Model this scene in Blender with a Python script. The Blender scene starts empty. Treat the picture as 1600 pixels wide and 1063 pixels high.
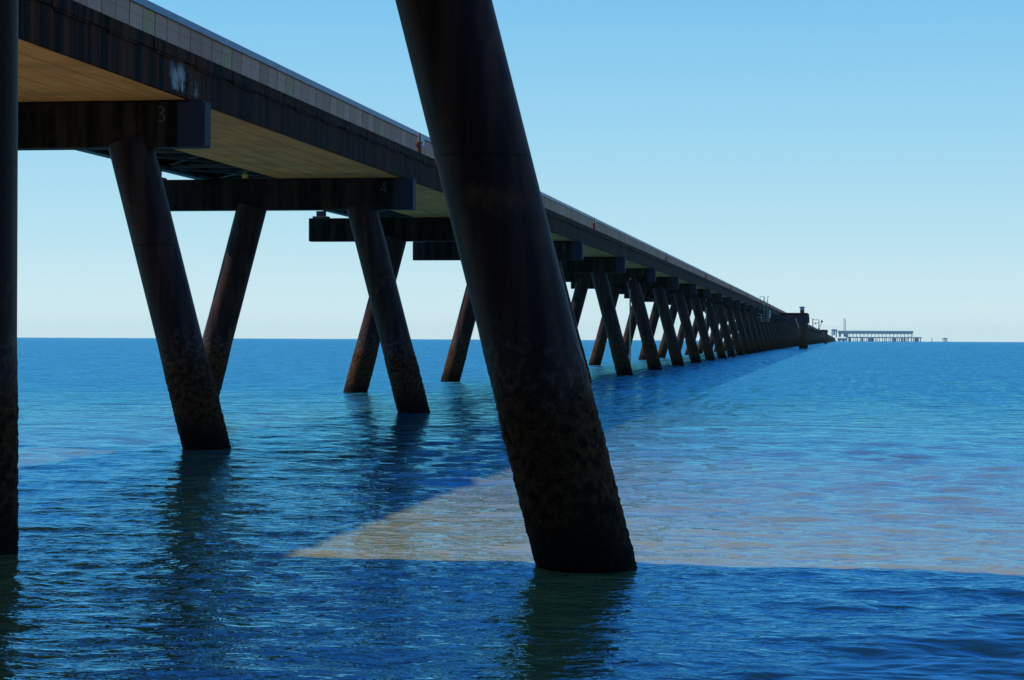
import bpy, bmesh, math, random
import numpy as np
from mathutils import Vector, Matrix, noise
random.seed(7); np.random.seed(7)
S = bpy.context.scene
COL = S.collection
R = math.radians

# ------------------------------------------------------------------ camera
EYE = 2.26                                   # eye height above the water, water level is z = 0
cam = bpy.data.cameras.new('camera')
cam.sensor_width = 36.0; cam.lens = 72.0
cam.clip_start = 0.2; cam.clip_end = 60000
co = bpy.data.objects.new('camera', cam); COL.objects.link(co)
YAW = math.atan(513/3200)
co.matrix_world = (Matrix.Translation((0, 0, EYE)) @ Matrix.Rotation(YAW, 4, 'Z')
                   @ Matrix.Rotation(math.pi/2 - 7/3200, 4, 'X') @ Matrix.Rotation(0.0045, 4, 'Z'))
S.camera = co

# ------------------------------------------------------------------ sky, sun, exposure
SUN = Vector((-0.905, 0.028, 1.0)).normalized()      # towards the sun
W = bpy.data.worlds.new('World'); S.world = W; W.use_nodes = True
nt = W.node_tree; nt.nodes.clear()
sky = nt.nodes.new('ShaderNodeTexSky'); sky.sky_type = 'NISHITA'
sky.sun_disc = False
sky.sun_elevation = math.asin(SUN.z); sky.sun_rotation = math.atan2(SUN.x, SUN.y)
sky.altitude = 0; sky.air_density = 1.0; sky.dust_density = 0.15; sky.ozone_density = 3.0
# clear tropical air: the Nishita sky blended with a paler, bluer elevation profile
tc = nt.nodes.new('ShaderNodeTexCoord'); sx = nt.nodes.new('ShaderNodeSeparateXYZ')
cr = nt.nodes.new('ShaderNodeValToRGB')
STOPS = [(0.0, (0.750, 0.915, 0.950)), (0.05, (0.520, 0.800, 0.905)), (0.10, (0.360, 0.705, 0.895)), (0.165, (0.215, 0.585, 0.880)),
         (0.30, (0.050, 0.310, 0.900)), (0.55, (0.018, 0.150, 0.560)), (1.0, (0.008, 0.070, 0.300))]
el = cr.color_ramp.elements
while len(el) < len(STOPS): el.new(0.5)
for e_, (p_, c_) in zip(el, STOPS): e_.position = p_; e_.color = (*c_, 1)
gain = nt.nodes.new('ShaderNodeVectorMath'); gain.operation = 'SCALE'; gain.inputs['Scale'].default_value = 10.0
tint = nt.nodes.new('ShaderNodeVectorMath'); tint.operation = 'MULTIPLY'; tint.inputs[1].default_value = (0.55, 0.85, 1.25)
mx = nt.nodes.new('ShaderNodeMix'); mx.data_type = 'RGBA'; mx.inputs[0].default_value = 0.85
bg = nt.nodes.new('ShaderNodeBackground'); bg.inputs['Strength'].default_value = 0.10
wo = nt.nodes.new('ShaderNodeOutputWorld')
L_ = nt.links.new
L_(tc.outputs['Generated'], sx.inputs[0]); L_(sx.outputs[2], cr.inputs[0]); L_(cr.outputs[0], gain.inputs[0])
L_(sky.outputs[0], tint.inputs[0]); L_(tint.outputs[0], mx.inputs[6]); L_(gain.outputs[0], mx.inputs[7])
cs = nt.nodes.new('ShaderNodeVectorMath'); cs.operation = 'MULTIPLY'; cs.inputs[1].default_value = (5.0, 5.0, 60.0)
cn = nt.nodes.new('ShaderNodeTexNoise'); cn.inputs['Scale'].default_value = 1.0; cn.inputs['Detail'].default_value = 6.0
cm = nt.nodes.new('ShaderNodeMapRange'); cm.inputs[1].default_value = 0.60; cm.inputs[2].default_value = 0.78
ch = nt.nodes.new('ShaderNodeMapRange'); ch.inputs[1].default_value = 0.05; ch.inputs[2].default_value = 0.012
cf = nt.nodes.new('ShaderNodeMath'); cf.operation = 'MULTIPLY'
cg = nt.nodes.new('ShaderNodeMath'); cg.operation = 'MULTIPLY'; cg.inputs[1].default_value = 0.45
cx = nt.nodes.new('ShaderNodeMix'); cx.data_type = 'RGBA'; cx.inputs[7].default_value = (8.6, 9.3, 9.5, 1)
L_(tc.outputs['Generated'], cs.inputs[0]); L_(cs.outputs[0], cn.inputs['Vector']); L_(cn.outputs['Fac'], cm.inputs[0])
L_(sx.outputs[2], ch.inputs[0]); L_(cm.outputs[0], cf.inputs[0]); L_(ch.outputs[0], cf.inputs[1]); L_(cf.outputs[0], cg.inputs[0])
L_(cg.outputs[0], cx.inputs[0]); L_(mx.outputs[2], cx.inputs[6])
L_(cx.outputs[2], bg.inputs[0]); L_(bg.outputs[0], wo.inputs[0])

sl = bpy.data.lights.new('sun', 'SUN'); sl.energy = 5.0; sl.angle = R(0.8); sl.color = (1.0, 0.93, 0.82)
so = bpy.data.objects.new('sun', sl); COL.objects.link(so)
so.location = (-60, 0, 80); so.rotation_euler = SUN.to_track_quat('Z', 'Y').to_euler()

S.view_settings.view_transform = 'Standard'; S.view_settings.look = 'None'
S.view_settings.exposure = 0.0; S.view_settings.gamma = 1.0
S.render.engine = 'CYCLES'
S.cycles.max_bounces = 6
S.cycles.use_denoising = True

# ------------------------------------------------------------------ helpers
def drop(d):
    """the sea falls away slowly with distance"""
    w = 120.0; t = (d - 350.0) / w
    return 0.00183 * w * (math.log1p(math.exp(t)) if t < 40 else t)

class G:
    """small node-graph writer"""
    def __init__(s, name):
        s.m = bpy.data.materials.new(name); s.m.use_nodes = True
        s.t = s.m.node_tree; s.b = s.t.nodes['Principled BSDF']
        s.pos = s.t.nodes.new('ShaderNodeNewGeometry').outputs['Position']
    def n(s, kind, **kw):
        nd = s.t.nodes.new('ShaderNode' + kind)
        for k, v in kw.items(): setattr(nd, k, v)
        return nd
    def put(s, sock, v):
        if isinstance(v, bpy.types.NodeSocket): s.t.links.new(v, sock)
        elif isinstance(v, (tuple, list)) and len(v) == 3 and sock.type == 'RGBA': sock.default_value = (*v, 1)
        else: sock.default_value = v
    def math(s, op, a, b=0.0, c=0.0, clamp=False):
        nd = s.n('Math', operation=op, use_clamp=clamp)
        s.put(nd.inputs[0], a); s.put(nd.inputs[1], b); s.put(nd.inputs[2], c)
        return nd.outputs[0]
    def xyz(s, v=None):
        nd = s.n('SeparateXYZ'); s.put(nd.inputs[0], v or s.pos); return nd.outputs
    def scale(s, sc, v=None):
        nd = s.n('VectorMath', operation='MULTIPLY'); s.put(nd.inputs[0], v or s.pos); nd.inputs[1].default_value = sc
        return nd.outputs[0]
    def noise(s, sc, vec=None, detail=4, rough=0.55, dist=0.0):
        nd = s.n('TexNoise'); s.put(nd.inputs['Vector'], vec or s.pos)
        nd.inputs['Scale'].default_value = sc; nd.inputs['Detail'].default_value = detail
        nd.inputs['Roughness'].default_value = rough; nd.inputs['Distortion'].default_value = dist
        return nd.outputs['Fac']
    def ramp(s, f, lo, hi):
        nd = s.n('MapRange', interpolation_type='SMOOTHSTEP'); s.put(nd.inputs[0], f)
        nd.inputs[1].default_value = lo; nd.inputs[2].default_value = hi
        return nd.outputs[0]
    def mix(s, f, a, b):
        nd = s.n('Mix', data_type='RGBA'); s.put(nd.inputs[0], f); s.put(nd.inputs[6], a); s.put(nd.inputs[7], b)
        return nd.outputs[2]
    def bump(s, hgt, dist=0.02, strength=1.0, normal=None):
        nd = s.n('Bump'); s.put(nd.inputs['Height'], hgt); nd.inputs['Distance'].default_value = dist
        nd.inputs['Strength'].default_value = strength
        if normal: s.put(nd.inputs['Normal'], normal)
        return nd.outputs[0]
    def done(s, color, rough=0.7, normal=None, **kw):
        s.put(s.b.inputs['Base Color'], color); s.put(s.b.inputs['Roughness'], rough)
        if normal: s.put(s.b.inputs['Normal'], normal)
        for k, v in kw.items(): s.put(s.b.inputs[k.replace('_', ' ')], v)
        return s.m

def paint(name, col, rough=0.6, var=0.25, sc=3.0, bump=0.004, **kw):
    g = G(name)
    f = g.noise(sc, detail=6)
    c = g.mix(g.ramp(f, 0.3, 0.7), tuple(x*(1-var) for x in col), tuple(x*(1+var) for x in col))
    return g.done(c, rough, g.bump(g.noise(sc*9), bump), **kw)

class MB:
    """collects shapes into one mesh"""
    def __init__(s): s.v = []; s.f = []; s.smooth = []
    def add(s, vs, fs, smooth=False):
        o = len(s.v); s.v += [tuple(v) for v in vs]
        s.f += [tuple(i + o for i in f) for f in fs]; s.smooth += [smooth]*len(fs)
    def box(s, x0, x1, y0, y1, z0, z1, bev=0.0):
        if bev <= 0:
            vs = [(x, y, z) for x in (x0, x1) for y in (y0, y1) for z in (z0, z1)]
            s.add(vs, [(0,1,3,2), (4,6,7,5), (0,4,5,1), (2,3,7,6), (0,2,6,4), (1,5,7,3)]); return
        b = bmesh.new(); bmesh.ops.create_cube(b, size=1)
        for v in b.verts:
            v.co = Vector(((x0+x1)/2 + v.co.x*(x1-x0), (y0+y1)/2 + v.co.y*(y1-y0), (z0+z1)/2 + v.co.z*(z1-z0)))
        bmesh.ops.bevel(b, geom=b.edges[:], offset=bev, segments=2, profile=0.5, affect='EDGES')
        b.verts.index_update()
        s.add([v.co[:] for v in b.verts], [[v.index for v in f.verts] for f in b.faces]); b.free()
    def tube(s, p, q, r0, r1=None, n=10, cap=True):
        r1 = r0 if r1 is None else r1
        p = Vector(p); q = Vector(q); ax = (q-p).normalized()
        u = ax.orthogonal().normalized(); w = ax.cross(u)
        vs = []
        for c, r in ((p, r0), (q, r1)):
            for i in range(n):
                t = 2*math.pi*i/n; vs.append(c + (u*math.cos(t) + w*math.sin(t))*r)
        s.add(vs, [(i, (i+1) % n, n+(i+1) % n, n+i) for i in range(n)], True)
        if cap: s.add(vs[:n], [tuple(range(n))[::-1]]); s.add(vs[n:], [tuple(range(n))])
    def bar(s, p, q, w, h):
        """rectangular bar from p to q, w sideways, h up"""
        p = Vector(p); q = Vector(q); ax = (q-p).normalized()
        u = ax.cross(Vector((0, 0, 1)))
        u = Vector((1, 0, 0)) if u.length < 1e-4 else u.normalized()
        k = u.cross(ax)
        vs = [c + u*a*w/2 + k*b*h/2 for c in (p, q) for a, b in ((-1,-1), (1,-1), (1,1), (-1,1))]
        s.add(vs, [(0,1,5,4), (1,2,6,5), (2,3,7,6), (3,0,4,7), (3,2,1,0), (4,5,6,7)])
    def mesh(s, name, mats):
        me = bpy.data.meshes.new(name); me.from_pydata(s.v, [], s.f); me.update()
        me.polygons.foreach_set('use_smooth', s.smooth)
        b = bmesh.new(); b.from_mesh(me); bmesh.ops.recalc_face_normals(b, faces=b.faces); b.to_mesh(me); b.free()
        for m in (mats if isinstance(mats, list) else [mats]): me.materials.append(m)
        return me
    def build(s, name, mat, parent=None, loc=(0, 0, 0)):
        return link(name, s.mesh(name, mat), parent, loc)

def link(name, me, parent=None, loc=(0, 0, 0)):
    o = bpy.data.objects.new(name, me); COL.objects.link(o); o.location = loc
    if parent: o.parent = parent
    return o
def tag(o, label=None, cat=None, group=None, kind=None):
    if label: o['label'] = label
    if cat: o['category'] = cat
    if group: o['group'] = group
    if kind: o['kind'] = kind
    return o
def empty(name, loc=(0, 0, 0)):
    o = bpy.data.objects.new(name, None); COL.objects.link(o); o.location = loc; o.empty_display_size = 0.3
    return o

# ------------------------------------------------------------------ materials
def m_pile():
    g = G('coated_pile')
    x, y, z = g.xyz()
    n1 = g.noise(1.6, detail=6); n2 = g.noise(11, detail=5)
    streak = g.noise(1.0, g.scale((5, 5, 0.35)), 5)
    up = g.mix(g.ramp(streak, 0.35, 0.7), (0.022, 0.0115, 0.0105), (0.064, 0.029, 0.022))
    up = g.mix(g.ramp(n1, 0.60, 0.72), up, (0.10, 0.045, 0.022))            # rust blooms
    zz = g.math('ADD', z, g.math('MULTIPLY', g.math('SUBTRACT', n1, 0.5), 1.1))
    seam = g.math('LESS_THAN', g.math('ABSOLUTE', g.math('SUBTRACT', g.math('FRACT', g.math('DIVIDE', g.math('ADD', z, 0.55), 3.05)), 0.5)), 0.006)
    up = g.mix(g.math('MULTIPLY', seam, 0.6), up, (0.012, 0.008, 0.008))
    growth = g.ramp(zz, 2.15, 1.35)
    n3 = g.noise(34, detail=3)
    gr = g.mix(g.ramp(n2, 0.35, 0.65), (0.018, 0.008, 0.004), (0.100, 0.040, 0.014))
    gr = g.mix(g.ramp(n3, 0.67, 0.74), gr, (0.26, 0.19, 0.14))             # barnacles
    wet = g.ramp(zz, 0.75, 0.1)
    gr = g.mix(wet, gr, (0.014, 0.007, 0.004))
    lime = g.math('MULTIPLY', g.math('MULTIPLY', g.ramp(zz, 1.5, 1.8), g.ramp(zz, 2.5, 2.0)), g.ramp(n2, 0.5, 0.62))
    c = g.mix(growth, up, gr)
    c = g.mix(g.math('MULTIPLY', lime, 0.25), c, (0.16, 0.13, 0.11))
    rough = g.math('ADD', 0.52, g.math('MULTIPLY', growth, 0.3))
    hh = g.math('ADD', g.math('MULTIPLY', g.math('MULTIPLY', n3, growth), 1.0), g.math('MULTIPLY', n2, 0.15))
    return g.done(c, rough, g.bump(hh, 0.035), Specular_IOR_Level=0.08)
M_PILE = m_pile()

def m_headstock():
    g = G('stained_headstock')
    x, y, z = g.xyz()
    st = g.noise(1.0, g.scale((3.2, 3.2, 0.28)), 6, 0.6)
    n = g.noise(2.2, detail=7)
    c = g.mix(g.ramp(st, 0.38, 0.66), (0.006, 0.004, 0.004), (0.042, 0.027, 0.021))
    c = g.mix(g.math('MULTIPLY', g.ramp(n, 0.52, 0.75), 0.6), c, (0.055, 0.032, 0.018))
    end = g.ramp(x, -13.0, -12.93)                                          # newer coating on the beam ends
    c = g.mix(end, c, g.mix(n, (0.028, 0.024, 0.036), (0.042, 0.036, 0.052)))
    return g.done(c, 0.6, g.bump(g.noise(18, detail=5), 0.008), Specular_IOR_Level=0.08)
M_HEAD = m_headstock()

def m_fascia():
    g = G('streaked_concrete')
    x, y, z = g.xyz()
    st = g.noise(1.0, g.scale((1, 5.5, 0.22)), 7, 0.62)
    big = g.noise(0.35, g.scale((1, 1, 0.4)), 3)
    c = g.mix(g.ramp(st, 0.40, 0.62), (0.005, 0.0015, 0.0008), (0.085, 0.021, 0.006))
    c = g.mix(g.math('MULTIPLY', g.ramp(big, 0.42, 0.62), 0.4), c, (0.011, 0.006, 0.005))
    pale = g.ramp(g.noise(1.0, g.scale((1, 9, 0.35)), 4), 0.68, 0.76)
    c = g.mix(g.math('MULTIPLY', pale, 0.6), c, (0.17, 0.13, 0.11))
    # bird droppings under the roost near the third bent
    w = g.math('MULTIPLY', g.ramp(y, 37.6, 38.1), g.ramp(y, 39.7, 39.0))
    w = g.math('MULTIPLY', w, g.math('MULTIPLY', g.ramp(z, 6.95, 7.05), g.ramp(z, 7.62, 7.30)))
    w = g.math('MULTIPLY', w, g.ramp(g.noise(1.0, g.scale((1, 2.4, 1.3)), 7, 0.8), 0.47, 0.58))
    c = g.mix(w, c, (0.40, 0.37, 0.35))
    return g.done(c, 0.8, g.bump(g.noise(14, detail=6), 0.012), Specular_IOR_Level=0.08)
M_FASC = m_fascia()

def m_soffit():
    g = G('bare_concrete_soffit')
    n = g.noise(1.0, g.scale((4, 0.5, 4)), 7, 0.6); b = g.noise(0.5, detail=5)
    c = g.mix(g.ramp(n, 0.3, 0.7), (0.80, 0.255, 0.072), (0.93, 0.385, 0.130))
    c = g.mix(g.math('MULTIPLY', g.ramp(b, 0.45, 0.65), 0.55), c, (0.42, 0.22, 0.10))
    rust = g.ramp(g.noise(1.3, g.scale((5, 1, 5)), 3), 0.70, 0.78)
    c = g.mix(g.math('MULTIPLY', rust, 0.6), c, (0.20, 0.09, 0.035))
    return g.done(c, 0.85, g.bump(g.noise(25, detail=4), 0.004), Specular_IOR_Level=0.1)
M_SOFF = m_soffit()

Y_GREEN = 53.9; BAY = 6.45
def m_cladding():
    g = G('ribbed_sheet_cladding')
    x, y, z = g.xyz()
    t = g.math('DIVIDE', g.math('SUBTRACT', y, Y_GREEN), BAY)
    fr = g.math('FRACT', t)
    green = g.math('LESS_THAN', fr, 1/7.0)
    idx = g.math('FLOOR', g.math('MULTIPLY', t, 7.0))
    wn = g.n('TexWhiteNoise', noise_dimensions='1D'); g.put(wn.inputs['W'], idx)
    c = g.mix(wn.outputs['Value'], (0.25, 0.205, 0.150), (0.37, 0.31, 0.23))
    c = g.mix(green, c, (0.275, 0.285, 0.16))
    lap = g.math('FRACT', g.math('MULTIPLY', t, 7.0))
    c = g.mix(g.math('MULTIPLY', g.math('LESS_THAN', lap, 0.07), 0.8), c, (0.07, 0.065, 0.06))
    n = g.noise(1.0, g.scale((3, 3, 0.4)), 5)
    c = g.mix(g.math('MULTIPLY', g.ramp(n, 0.55, 0.75), 0.45), c, (0.15, 0.12, 0.09))
    return g.done(c, 0.6, Specular_IOR_Level=0.15)
M_CLAD = m_cladding()
M_TRIM = paint('blue_roof_paint', (0.05, 0.16, 0.27), 0.45, 0.15)
M_STEEL = paint('grey_green_steel', (0.05, 0.052, 0.043), 0.55, 0.3)
M_DARKSTEEL = paint('dark_steel', (0.03, 0.032, 0.034), 0.6, 0.3)
M_BRACE = paint('pale_galvanised_steel', (0.055, 0.045, 0.035), 0.5, 0.25)
M_GALV = paint('galvanised_rail', (0.22, 0.21, 0.18), 0.45, 0.2)
M_RED = paint('red_hydrant_paint', (0.14, 0.014, 0.009), 0.45, 0.25, 8)
M_RISER = paint('brown_riser_paint', (0.16, 0.11, 0.085), 0.6, 0.25, 8)
M_BLUE = paint('blue_sign_paint', (0.10, 0.27, 0.44), 0.45, 0.12)
M_NUM = paint('faded_number_paint', (0.115, 0.095, 0.065), 0.8, 0.3, 20)
M_YEL = paint('yellow_box_paint', (0.80, 0.50, 0.07), 0.5, 0.1)
M_WHITE = paint('white_sign_paint', (0.75, 0.75, 0.74), 0.5, 0.06)
M_FARBLUE = paint('weathered_blue_steel', (0.16, 0.24, 0.32), 0.5, 0.2, 0.05)
M_FARGREY = paint('grey_roof_sheet', (0.34, 0.36, 0.38), 0.5, 0.15, 0.05)
M_FARPALE = paint('pale_tower_steel', (0.42, 0.40, 0.40), 0.5, 0.2, 0.05)
M_PALETAN = paint('pale_timber', (0.42, 0.30, 0.17), 0.7, 0.2)

# ------------------------------------------------------------------ sea
def m_sea():
    g = G('sea_water')
    x, y, z = g.xyz()
    big = g.noise(0.06, g.scale((0.5, 1, 0)), 3)
    yy = g.math('ADD', y, g.math('MULTIPLY', g.math('SUBTRACT', big, 0.5), 26))
    yy = g.math('ADD', yy, g.math('MULTIPLY', g.math('MAXIMUM', x, -4.0), 0.25))
    sand = g.ramp(yy, 44, 16)                                   # stirred sand in the shallows
    silt = g.ramp(yy, 85, 30)
    c = g.mix(silt, (0.002, 0.064, 0.104), (0.072, 0.112, 0.112))
    c = g.mix(g.math('MULTIPLY', sand, 0.95), c, (0.275, 0.268, 0.078))
    v1 = g.scale((0.62, 1.0, 0))
    n1 = g.noise(6.2, v1, 3, 0.55, 0.5)
    n2 = g.noise(1.9, v1, 2, 0.5, 0.3)
    n3 = g.noise(0.45, v1, 2, 0.5)
    far = g.ramp(y, 24, 80)
    h = g.math('ADD', g.math('MULTIPLY', n1, 0.028), g.math('MULTIPLY', g.math('MULTIPLY', n2, 0.17), g.math('ADD', g.math('MULTIPLY', far, 1.0), 0.05)))
    h = g.math('ADD', h, g.math('MULTIPLY', g.math('MULTIPLY', n3, 0.60), far))
    b = g.bump(h, 1.0, 1.0)
    df = g.n('BsdfDiffuse'); g.put(df.inputs['Color'], c); g.put(df.inputs['Normal'], b)
    gl = g.n('BsdfGlossy'); n4 = g.noise(1.0, g.scale((2.4, 0.14, 0)), 5, 0.65, 0.6)             # cat's paws: ruffled and smoother strips
    n5 = g.noise(1.0, g.scale((0.35, 0.035, 0)), 4, 0.6, 0.5)
    rf = g.math('ADD', 0.06, g.math('ADD', g.math('MULTIPLY', g.ramp(n4, 0.36, 0.64), 0.28), g.math('MULTIPLY', g.ramp(n5, 0.35, 0.65), 0.09)))
    cn = g.math('ADD', g.math('SUBTRACT', x, g.math('MULTIPLY', y, 0.56)), g.math('MULTIPLY', g.math('SUBTRACT', g.noise(1.3, detail=4), 0.5), 2.2))
    ruf = g.math('MULTIPLY', g.ramp(cn, -8.55, -7.9), g.ramp(y, 19.0, 17.5))   # ruffled water off the beach corner
    rr = g.math('ADD', 0.03, g.math('MULTIPLY', g.ramp(y, 24, 110), rf))
    g.put(gl.inputs['Roughness'], g.math('ADD', rr, g.math('MULTIPLY', ruf, 0.30))); g.put(gl.inputs['Normal'], b)
    g.put(gl.inputs['Color'], g.mix(g.ramp(y, 18, 60), (0.21, 0.64, 1.0), (0.25, 0.78, 1.0)))  # gloss tinted blue, standing in for higher sky mirrored by wave faces
    fr = g.n('Fresnel'); fr.inputs['IOR'].default_value = 1.70; g.put(fr.inputs['Normal'], b)
    ms = g.n('MixShader'); g.put(ms.inputs[0], fr.outputs[0])
    g.t.links.new(df.outputs[0], ms.inputs[1]); g.t.links.new(gl.outputs[0], ms.inputs[2])
    out = [n for n in g.t.nodes if n.type == 'OUTPUT_MATERIAL'][0]
    g.t.links.new(ms.outputs[0], out.inputs['Surface']); g.t.nodes.remove(g.b)
    return g.m
M_SEA = m_sea()

def build_sea():
    # rows get wider with distance so the waves near the shore are modelled and the far sea stays light
    k = 2048*EYE
    px = list(np.arange(k/7.5, k/95, -0.55))
    d = [k/p for p in px]
    d += list(np.geomspace(d[-1]*1.012, 10000, 100))
    d = np.array(d)
    ang = np.concatenate([np.linspace(-85, -21, 26), np.linspace(-20, 20, 560), np.linspace(21, 85, 26)])
    ang = np.radians(ang) + 0.0
    D, A = np.meshgrid(d, ang, indexing='ij')
    X = -np.sin(A + YAW)*D; Y = np.cos(A + YAW)*D
    step = np.gradient(d)[:, None]
    rs = np.random.RandomState(11)
    Z = np.zeros_like(X)
    # gust and shelter pattern: calmer tongue of water close inshore, rougher corner at the right
    edge = (X - (-0.48)) - (Y - 14.04)*0.56
    corner = 1/(1 + np.exp(-edge/0.12 - 0.8*np.sin(Y*2.1 + X*3)))
    calm = 0.55 + 0.45/(1 + np.exp(-(Y - 26)/3))
    gust = 1 + 0.25*np.sin(X*0.31 + 1.0 + 0.2*Y) * np.sin(Y*0.17 + 0.4*X)
    amp = calm*gust*(1 + 0.9*corner)
    for i in range(96):
        lam = 0.14*(1.9/0.14)**rs.rand()
        th = rs.normal(0, 0.55) + (0.12 if lam > 1 else -0.05)
        kk = 2*math.pi/lam
        a = 0.0125*lam**0.92/ math.pi/2
        fade = np.clip((lam/step - 1.8)/2.5, 0, 1)
        ph = kk*(X*math.sin(th) + Y*math.cos(th)) + rs.rand()*6.283
        wob = 0.8*np.sin(X*0.5*rs.rand() + Y*0.35*rs.rand() + rs.rand()*6)
        Z += a*fade*np.sin(ph + wob)*(0.6 + 0.4*np.sin(0.23*X*rs.rand() + 0.31*Y*rs.rand() + rs.rand()*6))*2.0
    Z *= amp
    w = 120.0; t = (D - 350)/w
    Z -= 0.00183*w*np.where(t < 40, np.log1p(np.exp(np.minimum(t, 40))), t)
    nr, nc = X.shape
    co_ = np.stack([X, Y, Z], -1).reshape(-1, 3).astype(np.float32)
    ii = (np.arange(nr-1)[:, None]*nc + np.arange(nc-1)[None, :]).ravel()
    quads = np.stack([ii, ii+nc, ii+nc+1, ii+1], -1).astype(np.int32)
    me = bpy.data.meshes.new('sea')
    me.vertices.add(len(co_)); me.vertices.foreach_set('co', co_.ravel())
    me.loops.add(quads.size); me.loops.foreach_set('vertex_index', quads.ravel())
    me.polygons.add(len(quads)); me.polygons.foreach_set('loop_start', np.arange(0, quads.size, 4, dtype=np.int32))
    me.polygons.foreach_set('use_smooth', np.ones(len(quads), dtype=bool))
    me.update(calc_edges=True); me.validate()
    if me.polygons[0].normal.z < 0: me.flip_normals()
    me.materials.append(M_SEA)
    tag(link('sea', me), kind='structure')
build_sea()

def m_sand():
    g = G('beach_sand')
    n = g.noise(0.9, detail=6)
    c = g.mix(n, (0.10, 0.08, 0.055), (0.17, 0.135, 0.095))
    return g.done(c, 0.9, g.bump(g.noise(30, detail=5), 0.01))
mb = MB()
def strip(pr, name, mat):
    mb = MB()
    vs = [(x, y, z) for y, z in pr for x in (-260, 260)]
    mb.add(vs, [(2*i, 2*i+1, 2*i+3, 2*i+2) for i in range(len(pr)-1)], True)
    tag(mb.build(name, mat), kind='structure')
strip([(-7, 0.95), (-2, 0.62), (5, 0.12), (9, -0.25), (16, -0.9), (60, -2.6)], 'beach', m_sand())
strip([(-400, 34), (-90, 30), (-48, 20), (-30, 7), (-20, 2.6), (-9, 1.5), (-7, 0.95)], 'light_block_hill', paint('dark_blocker_ground', (0.030, 0.036, 0.018), 0.95, 0.5, 0.6, 0.05))  # added unseen hill, raised and darkened to keep low sky light off the piles

# ------------------------------------------------------------------ pile bents
PITCH = 20.0
YB = lambda n: 39.2 + (n-3)*PITCH
HB, HT = 5.98, 6.90            # underside and top of the cross beams
DK = 7.845                     # top edge of the road deck

def pile_mesh(name, base, top, r, rings, seg, seed, grow=0.03):
    """one raked steel pile with a skin of shell growth near the water"""
    p = Vector(base); q = Vector(top)
    ax = (q-p).normalized(); u = Vector((0, 1, 0)); w = ax.cross(u).normalized(); u = w.cross(ax)
    mb = MB(); vs = []
    zs = list(np.linspace(0, 0.55, int(rings*0.75), endpoint=False)) + list(np.linspace(0.55, 1, max(2, int(rings*0.25))))
    for t in zs:
        c = p.lerp(q, t)
        for i in range(seg):
            a = 2*math.pi*i/seg
            dv = u*math.cos(a) + w*math.sin(a)
            s = c + dv*r; k = 0.0
            if grow:
                g_ = min(1, max(0, (2.25 - c.z + 0.6*noise.noise(s*1.3 + Vector((seed, 0, 0))))/0.9))
                k = g_*(grow*0.7 + grow*(0.3*noise.noise(s*4 + Vector((seed, 3, 1))) + 0.7*noise.noise(s*14 + Vector((seed, 5, 9))) + 0.5*noise.noise(s*30)))
            vs.append(c + dv*(r + k))
    n = len(zs)
    mb.add(vs, [(j*seg+i, j*seg+(i+1) % seg, (j+1)*seg+(i+1) % seg, (j+1)*seg+i) for j in range(n-1) for i in range(seg)], True)
    mb.add(vs[-seg:], [tuple(range(seg))]); mb.add(vs[:seg], [tuple(range(seg))[::-1]])
    return mb.mesh(name, M_PILE)

RR, ZB = 0.445, -1.6
def raker(xb, xt, **k):
    """a pile through (xb, z=0) and (xt, HB), carried on below the water and into the beam"""
    f = lambda z: (xb + (xt-xb)*z/HB, 0, z)
    return f(ZB), f(HB + 0.14)
def headstock_mesh(x0, x1):
    mb = MB(); mb.box(x0, x1, -0.25, 0.25, HB, HT, 0.03)
    mb.box(x1-0.015, x1+0.02, -0.2, 0.2, HB+0.05, HT-0.04, 0.008)        # end plate
    for x in (-13.1, -16.1):                                              # low bearing plinths under the girders
        mb.box(x-0.25, x+0.25, -0.21, 0.21, HT-0.003, HT+0.012)
    return mb.mesh('headstock', M_HEAD)
ME_HEAD = headstock_mesh(-20.85, -12.44)
b, t = raker(-12.41, -14.00); ME_R = pile_mesh('pile', b, t, RR, 40, 24, 1.0)
b, t = raker(-18.98, -17.40); ME_L = pile_mesh('pile', b, t, RR, 40, 24, 2.0)
b, t = raker(-12.41, -14.00); ME_RN = pile_mesh('pile', b, t, RR, 120, 56, 3.0)
b, t = raker(-18.98, -17.40); ME_LN = pile_mesh('pile', b, t, RR, 90, 44, 4.0)

DIG = {'3': [[(0.05,0.9),(0.3,1),(0.62,0.9),(0.7,0.74),(0.5,0.58),(0.25,0.54)], [(0.25,0.54),(0.6,0.48),(0.8,0.3),(0.7,0.1),(0.4,0),(0.05,0.08)]],
       '4': [[(0.52,1),(0.0,0.22),(0.9,0.22)], [(0.62,0.95),(0.62,0.0)]],
       '6': [[(0.75,0.95),(0.4,0.9),(0.1,0.5),(0.12,0.15),(0.4,0),(0.72,0.12),(0.78,0.38),(0.5,0.52),(0.14,0.36)]],
       '7': [[(0.05,0.98),(0.8,0.98),(0.35,0.0)]],
       '5': [[(0.75,1),(0.2,1),(0.14,0.6),(0.5,0.62),(0.78,0.36),(0.6,0.06),(0.1,0.04)]],
       '8': [[(0.45,0.54),(0.15,0.75),(0.4,1),(0.68,0.78),(0.45,0.54),(0.1,0.26),(0.4,0),(0.75,0.24),(0.45,0.54)]]}
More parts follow.
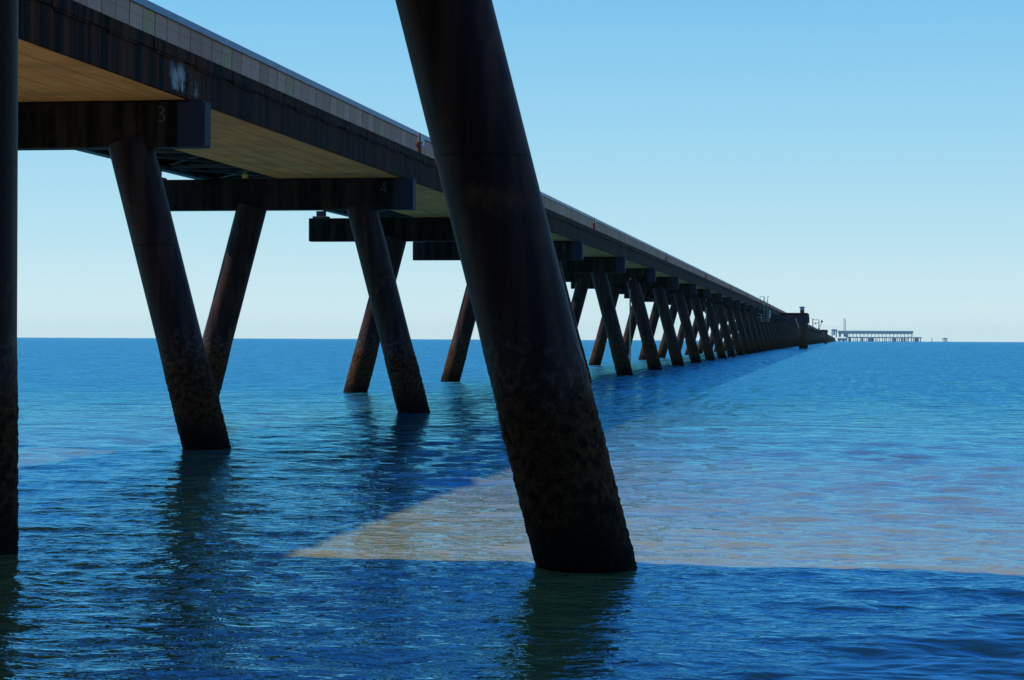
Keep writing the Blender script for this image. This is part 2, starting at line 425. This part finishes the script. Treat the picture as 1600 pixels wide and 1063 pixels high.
def number(ch, parent, xc, zc, h):
    mb = MB(); w = h*0.62
    for ln in DIG[ch]:
        pts = [Vector((xc - w/2 + a*w, -0.2525, zc - h/2 + c*h)) for a, c in ln]
        for i in range(len(pts)-1):
            d = (pts[i+1]-pts[i]); dn = d.normalized(); sd = Vector((dn.z, 0, -dn.x))*0.011
            e = dn*0.008
            q = [pts[i]-e+sd, pts[i]-e-sd, pts[i+1]+e-sd, pts[i+1]+e+sd]
            off = Vector((0, 0.0022, 0))
            lift = Vector((0, -0.0004*i, 0))
            v = [c+off for c in q] + [c+lift for c in q]
            mb.add(v, [(4,5,6,7), (0,1,5,4), (1,2,6,5), (2,3,7,6), (3,0,4,7)])
    return mb.build('painted_number', M_NUM, parent)

GB = 'pile bents of the jetty'
ORD = {9: 'first', 10: 'second', 11: 'third', 12: 'fourth', 13: 'fifth', 14: 'sixth'}
LAB = {3: 'dark pile bent with a faint 3 painted on its cross beam',
       4: 'dark pile bent with a faint 4 painted on its cross beam',
       5: 'pile bent half hidden behind the big foreground leg, between the bents marked 4 and 6',
       6: 'dark pile bent with a faint 6 painted on its cross beam beside the foreground leg',
       7: 'unmarked dark pile bent standing between those marked 6 and 8',
       8: 'dark pile bent with a faint 8 and a thin pipe hanging from its beam'}
FARLAB = 'far dark pile bent merging with its neighbours into one dark line over the sea'
def far_bent_mesh():
    mb = MB()
    mb.box(-20.85, -12.44, -0.25, 0.25, HB, HT)
    for a, c in ((-12.41, -14.00), (-18.98, -17.40)):
        p, q = raker(a, c); mb.tube(p, q, RR, n=8, cap=False)
    return mb.mesh('pile_bent', M_PILE)
ME_FAR = far_bent_mesh()
N_LAST = 281
for n in range(3, N_LAST+1):
    y = YB(n); loc = (0, y, -drop(y))
    if n <= 60:
        e = empty('pile_bent', loc)
        link('headstock', ME_HEAD, e)
        link('pile', ME_RN if n < 6 else ME_R, e); link('pile', ME_LN if n < 6 else ME_L, e)
        if n in (3, 4, 6, 8): number(str(n), e, -13.28, HT-0.27, 0.30)
        if n in (8, 12):
            mb = MB(); mb.tube((-14.13, -0.30, -0.3), (-14.13, -0.30, HB+0.3), 0.055, n=8)
            mb.box(-14.2, -14.06, -0.3, -0.24, HB+0.1, HB+0.16)
            mb.build('pipe', M_PALETAN, e)
    else:
        e = link('pile_bent', ME_FAR, None, loc)
    tag(e, LAB.get(n) or (f'{ORD[n]} bent beyond the one marked 8, seen end on among crossing legs' if n in ORD else FARLAB), 'pile bent', GB)

# the broad bent of the shore platform, its raked leg closest to the viewer
Y2 = 20.02
e = empty('pile_bent', (0, Y2, 0))
tag(e, 'broad bent closest to the viewer, huge dark raked leg crossing the whole picture', 'pile bent')
mb = MB(); mb.box(-22.0, -2.9, -0.3, 0.3, HB, HT, 0.03); mb.build('headstock', M_HEAD, e)
xb, xt = -2.462, -2.462 - 1.445*(HB/5.566)
b, t = raker(xb, xt); link('pile', pile_mesh('pile', b, t, 0.467, 330, 150, 5.0, 0.020), e)
link('pile', pile_mesh('pile', (-8.87, 0, ZB), (-8.87, 0, HB+0.14), 0.46, 260, 110, 6.0, 0.022), e)
b, t = raker(-19.6, -18.1); link('pile', pile_mesh('pile', b, t, RR, 60, 32, 7.0), e)

# shore platform over the viewer's left shoulder: it throws the shade on the near water
mb = MB()
mb.box(-12.50, -2.75, -30, 20.28, HT+0.012, DK-0.25)
mb.box(-12.50, -2.70, -30, 20.30, DK-0.247, DK)
o = mb.build('deck_slab', M_FASC)
pl = empty('shore_platform', (-7.6, -5, HT)); o.parent = pl; o.matrix_parent_inverse = Matrix.Translation((7.6, 5, -HT))
tag(pl, 'wide concrete platform on the broad near bent, beside the start of the jetty road', 'platform')
mb = MB()
for y in (-10, 4.5):
    mb.box(-12.4, -3.2, y-0.3, y+0.3, HB, HT)
o = mb.build('support_beam', M_HEAD, pl); o.matrix_parent_inverse = Matrix.Translation((7.6, 5, -HT))

# ------------------------------------------------------------------ road deck
def soffit_mesh():
    mb = MB()
    xs = np.linspace(-16.55, -12.80, 7)
    for i in range(6):
        mb.box(xs[i]+0.009, xs[i+1]-0.009, 0.03, PITCH-0.03, HT+0.012, HT+0.55, 0.012)
    mb.box(-16.55, -12.95, 0.0, PITCH, HT+0.55, DK-0.16)
    return mb.mesh('road_slab', M_SOFF)
def edge_mesh():
    mb = MB()
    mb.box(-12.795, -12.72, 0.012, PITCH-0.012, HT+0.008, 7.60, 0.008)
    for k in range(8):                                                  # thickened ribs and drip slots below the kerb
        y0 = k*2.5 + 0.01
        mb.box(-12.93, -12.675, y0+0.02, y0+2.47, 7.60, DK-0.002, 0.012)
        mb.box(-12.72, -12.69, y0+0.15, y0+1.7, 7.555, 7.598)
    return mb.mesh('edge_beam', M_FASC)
ME_SO, ME_ED = soffit_mesh(), edge_mesh()
deck = empty('jetty_road_deck', (-14.6, YB(1), HT))
tag(deck, 'long concrete jetty road deck, dark streaked edge and tan underside, running out to sea', 'jetty deck')
inv = Matrix.Translation((14.6, -YB(1), -HT))
def part(name, me, parent, inv, y):
    o = link(name, me, parent, (0, y, -drop(y+PITCH/2))); o.matrix_parent_inverse = inv; return o
NEAR = 62
for n in range(1, NEAR):
    part('road_slab', ME_SO, deck, inv, YB(n)); part('edge_beam', ME_ED, deck, inv, YB(n))
mb = MB()
for n in range(NEAR, N_LAST+1):
    y = YB(n); d = drop(y+10)
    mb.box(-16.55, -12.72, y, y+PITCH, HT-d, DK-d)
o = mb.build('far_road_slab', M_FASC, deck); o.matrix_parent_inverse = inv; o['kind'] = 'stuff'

# ------------------------------------------------------------------ conveyor gallery
ZR = 8.11 + EYE                                                          # roof edge
XW = -16.7
def wall_mesh():
    mb = MB(); pitch = 0.164; nn = int(PITCH/pitch)
    for z0, z1, off in ((DK-0.5, 7.73+EYE, 0.0), (7.69+EYE, ZR-0.17, 0.012)):
        prof = []
        for i in range(nn+1):
            y = i*PITCH/nn
            for dy, dx in ((0, 0), (0.085, 0), (0.1, 0.008), (0.145, 0.008)):
                if y+dy <= PITCH: prof.append((XW+off+dx, y+dy))
        prof.append((XW+off, PITCH))
        vs = [(x, y, z0) for x, y in prof] + [(x, y, z1) for x, y in prof]; m = len(prof)
        back = [(XW+off-0.02, y, z0) for x, y in prof] + [(XW+off-0.02, y, z1) for x, y in prof]
        mb.add(vs, [(i, i+1, m+i+1, m+i) for i in range(m-1)])
        mb.add(back, [(i, i+1, m+i+1, m+i) for i in range(m-1)])
    return mb.mesh('wall_cladding', M_CLAD)
def roof_mesh():
    mb = MB()
    mb.box(XW-0.1, XW+0.085, 0.0, PITCH, ZR-0.19, ZR, 0.015)            # barge flashing
    vs = [(XW-0.02, 0, ZR+0.001), (XW-0.02, PITCH, ZR+0.001), (-18.4, PITCH, ZR+0.42), (-18.4, 0, ZR+0.42), (-20.2, 0, ZR), (-20.2, PITCH, ZR)]
    mb.add(vs + [(x, y, z-0.05) for x, y, z in vs], [(0,1,2,3), (3,2,5,4), (6,9,8,7), (9,10,11,8)])
    mb.box(-20.23, -20.1, 0, PITCH, DK-0.5, ZR-0.01)
    return mb.mesh('roof', M_TRIM)
def ibeam(mb, x, z0, z1, wdt, y0=0.0, y1=PITCH):
    mb.box(x-wdt/2, x+wdt/2, y0, y1, z0, z0+0.04); mb.box(x-wdt/2, x+wdt/2, y0, y1, z1-0.04, z1)
    mb.box(x-0.02, x+0.02, y0, y1, z0+0.041, z1-0.041)
def girder_mesh(x):
    mb = MB(); ibeam(mb, x, 4.93+EYE, 5.40+EYE, 0.30)
    for k in range(10): mb.box(x-0.13, x+0.13, 1+2*k, 1.02+2*k, 4.972+EYE, 5.358+EYE)
    return mb.mesh('girder', M_STEEL)
def floor_mesh():
    mb = MB(); mb.box(-19.9, -16.75, 0.0, PITCH, 5.42+EYE, 5.5+EYE)
    for k in range(9): mb.box(-19.7, -16.9, 1.0+2.2*k, 1.12+2.2*k, 5.2+EYE, 5.415+EYE)
    return mb.mesh('floor', M_DARKSTEEL)
def brace_mesh():
    mb = MB()
    for k in range(4):
        a, b_ = k*5+0.3, k*5+4.7
        mb.bar((-19.85, a, 5.02+EYE), (-16.9, b_, 5.02+EYE), 0.07, 0.05)
        mb.bar((-16.9, a, 5.09+EYE), (-19.85, b_, 5.09+EYE), 0.07, 0.05)
        mb.bar((-19.85, b_+0.25, 5.05+EYE), (-16.9, b_+0.25, 5.05+EYE), 0.09, 0.09)
    return mb.mesh('cross_bracing', M_BRACE)
def post_mesh(x):
    mb = MB(); mb.box(x-0.16, x+0.16, -0.16, 0.16, HT+0.08, 4.93+EYE)
    mb.box(x-0.3, x+0.3, -0.24, 0.24, HT+0.002, HT+0.0805, 0.015)
    return mb.mesh('support_post', M_DARKSTEEL)
gal = empty('conveyor_gallery', (-18.4, YB(1), HT))
tag(gal, 'long enclosed conveyor gallery, grey ribbed walls and blue roof edge, along the road deck', 'conveyor')
ginv = Matrix.Translation((18.4, -YB(1), -HT))
pieces = [('wall_cladding', wall_mesh()), ('roof', roof_mesh()), ('girder', girder_mesh(-16.95)), ('girder', girder_mesh(-20.12)),
          ('floor', floor_mesh()), ('cross_bracing', brace_mesh()), ('support_post', post_mesh(-20.4)), ('support_post', post_mesh(-16.95))]
for n in range(1, 46):
    for nm, me in pieces: part(nm, me, gal, ginv, YB(n))
mb = MB(); m2 = MB()
for n in range(46, N_LAST+1):
    y = YB(n); d = drop(y+10)
    mb.box(-20.2, XW, y, y+PITCH, 4.93+EYE-d, ZR-0.19-d); m2.box(-20.23, XW+0.07, y, y+PITCH, ZR-0.185-d, ZR-d)
o = mb.build('far_wall_cladding', M_CLAD, gal); o.matrix_parent_inverse = ginv; o['kind'] = 'stuff'
o = m2.build('far_roof', M_TRIM, gal); o.matrix_parent_inverse = ginv; o['kind'] = 'stuff'

# ------------------------------------------------------------------ fire hydrants along the deck edge
def hydrant_meshes():
    a = MB(); a.tube((0, 0, 0), (0, 0, 0.62), 0.045, n=10); a.box(-0.07, 0.07, -0.07, 0.07, 0, 0.02)
    b = MB(); b.tube((0, 0, 0.02), (0, 0, 0.33), 0.075, n=12); b.tube((0, -0.02, 0.24), (0.02, -0.26, 0.24), 0.05, n=10)
    b.tube((0.02, -0.22, 0.24), (0.02, -0.28, 0.24), 0.07, n=10); b.tube((0, 0, 0.33), (0, 0, 0.37), 0.1, 0.1, n=12)
    c = MB(); c.box(-0.02, 0.005, 0.08, 0.78, 0.30, 0.60); c.tube((-0.03, 0.12, 0.0), (-0.03, 0.12, 0.3), 0.015, n=6)
    return (('riser', a.mesh('riser', M_RISER)), ('valve', b.mesh('valve', M_RED)), ('sign_plate', c.mesh('sign_plate', M_BLUE)))
HY = hydrant_meshes()
HLAB = ['red fire hydrant with blue plate on the deck edge left of the foreground leg',
        'red fire hydrant on the deck edge, first one to the right of the foreground leg',
        'red fire hydrant on the deck edge, second one right of the foreground leg']
for k in range(8):
    y = 61.7 + 45.2*k
    e = empty('fire_hydrant', (-12.80, y, DK - drop(y)))
    tag(e, HLAB[k] if k < 3 else 'tiny dark fire hydrant far along the jetty deck edge', 'hydrant', 'fire hydrants along the deck edge')
    for nm, me in HY: link(nm, me, e)

mb = MB(); mb.box(-0.09, 0.09, -0.07, 0.07, 0, 0.14, 0.012); mb.tube((0.0, 0, 0.0), (0.0, 0, 0.17), 0.03, n=8)
o = mb.build('junction_box', M_YEL, None, (-17.55, YB(4)-0.12, HT+0.002))
tag(o, 'small yellow box on the beam of the bent marked 4, under the gallery', 'box')

# ------------------------------------------------------------------ access ladder
yl = 334.0
e = empty('access_ladder', (-12.4, yl, 4.9 - drop(yl)))
tag(e, 'thin steel access ladder with railings and hanging landing on the side of the jetty', 'ladder')
zt = 8.85-4.9+0.0
for x in (0.15, 0.75):
    mb = MB(); mb.tube((x, 0, 0), (x, 0, zt), 0.05, n=6); mb.build('stile', M_GALV, e)
mb = MB()
for k in range(11): mb.tube((0.15, 0, 0.25+k*0.3), (0.75, 0, 0.25+k*0.3), 0.03, n=6)
mb.build('rungs', M_GALV, e)
mb = MB(); mb.box(-0.3, 1.0, -1.2, 1.2, -0.06, 0.0); mb.build('landing', M_GALV, e)
mb = MB()
for x, y in ((-0.25, -1.15), (0.95, -1.15), (0.95, 1.15), (-0.25, 1.15)): mb.tube((x, y, 0), (x, y, 1.1), 0.04, n=6)
for z in (0.55, 1.1):
    mb.tube((0.95, -1.15, z), (0.95, 1.15, z), 0.035, n=6); mb.tube((-0.25, -1.15, z), (0.95, -1.15, z), 0.035, n=6)
    mb.tube((-0.2, -1.15, z), (-0.2, -14, z), 0.035, n=6)
mb.build('railing', M_GALV, e)
mb = MB()
for x in (-0.45, 0.25): 
    mb.tube((x, -1.0, DK-4.9), (x, -1.0, zt), 0.045, n=6)
mb.tube((-0.45, -1.0, zt), (0.25, -1.0, zt), 0.04, n=6); mb.tube((0.75, 0, zt), (1.0, 0, zt+0.03), 0.04, n=6)
mb.build('handrail', M_GALV, e)
mb = MB(); mb.box(1.02, 1.22, 0.3, 0.34, 0.55, 1.75); mb.build('sign_plate', M_WHITE, e)

# ------------------------------------------------------------------ passing bays far out
def bay(y, label, big=True):
    d = drop(y)
    e = empty('passing_bay', (-9.5, y, -d)); tag(e, label, 'platform')
    mb = MB(); mb.box(-3.17, 2.55, 0, 26, 7.0, 7.62, 0.04); mb.build('slab', M_FASC, e)
    mb = MB(); mb.box(-3.2, 2.62, -0.45, 0.45, 5.55, 6.998, 0.05); mb.build('headstock', M_HEAD, e)
    mb = MB(); mb.box(-3.2, 2.62, 25.0, 25.9, 5.55, 6.998, 0.05); mb.build('headstock', M_HEAD, e)
    for yy in (0, 25.4):
        mb = MB(); mb.tube((1.55, yy, -1.6), (1.55, yy, 5.6), 0.75, n=20); mb.build('pile', M_PILE, e)
    mb = MB(); mb.tube((0.1, -0.6, 6.5), (0.75, -0.62, 4.4), 0.07, n=6); mb.build('brace', M_PALETAN, e)
    return e
bay(440, 'nearer dark passing bay standing out from the side of the far jetty')
bay(1130, 'farther passing bay, a small dark notch on the jetty near its vanishing end')
e = empty('hose_cabinet', (-8.05, 440.6, 7.62 - drop(440)))
tag(e, 'small red and grey cabinet with a flat cap on top of the nearer passing bay', 'cabinet')
mb = MB(); mb.box(-0.45, 0.45, -0.4, 0.4, 0, 0.62, 0.03); mb.build('base', M_RED, e)
mb = MB(); mb.box(-0.42, 0.42, -0.36, 0.36, 0.62, 1.05, 0.02); mb.build('body', M_FARPALE, e)
mb = MB(); mb.box(-0.62, 0.55, -0.5, 0.5, 1.05, 1.32, 0.03); mb.build('cap', M_TRIM, e)

def at(px, py, Y):
    """world point on the plane at distance Y, worked out once from the survey of the photograph"""
    v = co.matrix_world.to_3x3() @ Vector(((px-800)/3200, -(py-531.5)/3200, -1))
    return Vector((0, 0, EYE)) + v*(Y/v.y)

# signal frame and floodlight beyond the bay
yq = 760.0
p = at(1275, 512, yq)
e = empty('signal_frame', (p.x, yq, 0)); zd = DK - drop(yq)
tag(e, 'thin post and rail signal frame on the jetty just past the nearer passing bay', 'signal frame')
k = yq/3200
for x, z0, z1, m in ((-5*k, p.z-2*k, p.z+14*k, M_RED), (4.5*k, p.z-3*k, p.z+12*k, M_DARKSTEEL)):
    mb = MB(); mb.tube((x, 0, z0), (x, 0, z1), 0.14, n=8); mb.box(x-0.3, x+0.3, -0.2, 0.2, z0, z0+0.6); mb.build('post', m, e)
for z in (p.z+7*k, p.z+12*k):
    mb = MB(); mb.bar((-5*k, 0, z), (4.5*k, 0, z), 0.16, 0.16); mb.build('rail', M_DARKSTEEL, e)
mb = MB(); mb.box(-1.5*k, 0.3*k, -0.1, 0.1, p.z+5*k, p.z+6.6*k); mb.build('sign_plate', M_DARKSTEEL, e)
p = at(1284, 502, yq)
e = empty('floodlight', (p.x, yq+2, 0)); tag(e, 'small dark floodlight on a slanted pole beyond the signal frame', 'floodlight')
mb = MB(); mb.tube((-3*k, 0, p.z-9*k), (-0.3*k, 0, p.z-1.5*k), 0.1, n=8); mb.build('pole', M_DARKSTEEL, e)
mb = MB(); mb.box(-1.5*k, 1.7*k, -0.3, 0.3, p.z-1.8*k, p.z+0.4*k, 0.05); mb.tube((0.2*k, 0, p.z+0.3*k), (0.2*k, 0, p.z+1.8*k), 0.28, 0.2, n=10)
mb.build('lamp_head', M_DARKSTEEL, e)

# gatehouse frame near the vanishing end
yq = 2500.0; k = yq/3200
p = at(1303.5, 526, yq)
e = empty('gantry', (p.x, yq, 0)); tag(e, 'small pale gantry with a dark top where the jetty meets the wharf', 'gantry')
for x in (-3.2*k, 3.2*k):
    mb = MB(); mb.box(x-0.6, x+0.6, -0.6, 0.6, p.z-1.5*k, p.z+8.5*k); mb.build('post', M_FARBLUE, e)
mb = MB(); mb.box(-4.4*k, 4.2*k, -2, 2, p.z+8.5*k, p.z+11*k); mb.build('cap', M_FARBLUE, e)
mb = MB(); mb.box(-1.7*k, 1.7*k, -0.6, 0.6, p.z+2*k, p.z+8.4*k); mb.build('panel', M_WHITE, e)

# ------------------------------------------------------------------ offshore wharf
yq = 5600.0; k = yq/3200; sea_z = -drop(yq)
P = lambda x, y: at(x, y, yq)
o0 = P(1322, 533)
e = empty('offshore_wharf', (o0.x, yq, sea_z)); tag(e, 'distant blue grey piled wharf standing low on the horizon', 'wharf')
rel = lambda x, y: P(x, y) - Vector((o0.x, yq, sea_z))
a, b = rel(1322, 526.6), rel(1440, 528.3)
mb = MB(); mb.box(a.x, b.x, -14, 14, a.z-1.6*k, a.z); mb.build('deck', M_FARBLUE, e)
random.seed(5)
for i in range(34):
    x = a.x + (b.x-a.x)*(i+0.3)/34 + random.uniform(-1.5, 1.5)
    wd = random.choice((0.9, 0.9, 1.2, 1.2, 2.6)); 
    mb = MB(); mb.box(x-wd, x+wd, -3, 3, -4, a.z-1.6*k-0.01); mb.build('pile', M_FARBLUE, e)
for px in (1359, 1397, 1432):
    c = rel(px, 530)
    mb = MB(); mb.box(c.x-3.2*k, c.x+3.2*k, -14.5, -8, -4, a.z-1.7*k); mb.build('fender_dolphin', M_FARBLUE, e)
c = rel(1318, 530)
mb = MB(); mb.box(c.x-9*k, c.x+5*k, -15, 12, -4+6, a.z-2.0*k); mb.box(c.x-8*k, c.x-5*k, -10, 10, -4, 2); mb.box(c.x-2*k, c.x+2*k, -10, 10, -4, 2)
mb.build('dolphin_head', M_FARBLUE, e)

o1 = P(1366, 526)
e2 = empty('wharf_shed', (o1.x, yq+8, a.z + sea_z)); tag(e2, 'long open sided shed with a grey roof on the distant wharf', 'shed')
base = Vector((o1.x, yq, a.z+sea_z)); rl = lambda x, y: P(x, y) - base
t0, t1 = rl(1309, 516.9), rl(1427, 517.6); u0 = rl(1366, 521.2)
mb = MB(); mb.box(t0.x, t1.x, -16, 16, u0.z+0.2, t0.z, 0.4)
mb.build('roof', M_FARGREY, e2)
mb = MB(); mb.box(t0.x+3, t1.x-3, -15, 15, u0.z-1.6, u0.z+0.19); mb.build('eaves_beam', M_FARBLUE, e2)
for i in range(18):
    x = rl(1327 + i*5.75, 524).x
    mb = MB(); mb.box(x-0.75, x+0.75, -14, -12.5, 0, u0.z-1.61); mb.build('column', M_FARBLUE, e2)
mb = MB(); q = rl(1424, 523); mb.bar((q.x-4, -13.2, 0.3*k), (q.x+5, -13.2, u0.z-2), 1.2, 1.2); mb.build('brace', M_FARBLUE, e2)
for x0, x1, y0, y1 in ((1318, 1325, 521.5, 526.4), (1310.5, 1314, 519, 527)):
    p0, p1 = rl(x0, y1), rl(x1, y0)
    mb = MB(); mb.box(p0.x, p1.x, -13, -6, 0.0, p1.z); mb.build('machine_house', M_FARBLUE, e2)

p0 = P(1319.7, 517)
e3 = empty('lattice_tower', (p0.x, yq+10, p0.z)); tag(e3, 'tall narrow pale lattice tower rising above the shed roof on the distant wharf', 'tower')
hh = 19*k
for sx in (-1, 1):
    for sy in (-1, 1):
        mb = MB(); mb.bar((sx*2.6, sy*2.6, 0), (sx*1.6, sy*1.6, hh*0.93), 1.1, 1.1); mb.build('leg', M_FARPALE, e3)
mb = MB()
for i in range(6):
    z0, z1 = hh*0.93*i/6, hh*0.93*(i+1)/6; r0 = 2.6-1.0*i/6; r1 = 2.6-1.0*(i+1)/6
    for s in (-1, 1):
        mb.bar((-r0, s*r0, z0), (r1, s*r1, z1), 0.8, 0.8); mb.bar((s*r0, -r0, z0), (s*r1, r1, z1), 0.8, 0.8)
mb.build('bracing', M_FARPALE, e3)
mb = MB(); mb.box(-1.5, 1.5, -1.5, 1.5, hh*0.931, hh); mb.build('top_cabin', M_FARPALE, e3)

for px, w_, top, lab, cap in ((1476.5, 2.6, 528.6, 'far right mooring dolphin, a tiny dark block on the horizon', True),
                              (1456, 0.6, 528.6, 'thin mooring post between the wharf and the far right dolphin', False)):
    p = P(px, top)
    e4 = empty('mooring_dolphin', (p.x, yq, sea_z)); tag(e4, lab, 'dolphin', 'mooring dolphins off the wharf')
    hz = p.z - sea_z
    if cap:
        mb = MB(); mb.box(-3.8*k, 3.8*k, -6, 6, hz-1.4*k, hz, 0.3); mb.build('cap', M_FARBLUE, e4)
        for x in (-3*k, -0.2*k, 0.8*k, 3*k):
            mb = MB(); mb.tube((x, 0, -4), (x, 0, hz-1.35*k), 1.2, n=8); mb.build('pile', M_FARBLUE, e4)
        mb = MB(); mb.box(-0.9*k, 0.9*k, -2, 2, hz, hz+0.6*k); mb.build('bollard', M_FARBLUE, e4)
    else:
        mb = MB(); mb.tube((0, 0, -4), (0, 0, hz), w_*k, n=10); mb.build('pile', M_FARBLUE, e4)
        mb = MB(); mb.tube((0, 0, hz), (0, 0, hz+0.4*k), w_*k*1.4, n=10); mb.build('cap', M_FARBLUE, e4)

# ------------------------------------------------------------------ sea air
hz = bpy.data.materials.new('haze_air'); hz.use_nodes = True
ht = hz.node_tree; ht.nodes.clear()
pv = ht.nodes.new('ShaderNodeVolumePrincipled'); pv.inputs['Density'].default_value = 3.0e-5
pv.inputs['Color'].default_value = (0.55, 0.95, 1.0, 1)
ho = ht.nodes.new('ShaderNodeOutputMaterial'); ht.links.new(pv.outputs[0], ho.inputs['Volume'])
mb = MB(); mb.box(-10200, 10200, -10200, 10200, -25, 48)
tag(mb.build('haze', hz), kind='stuff')
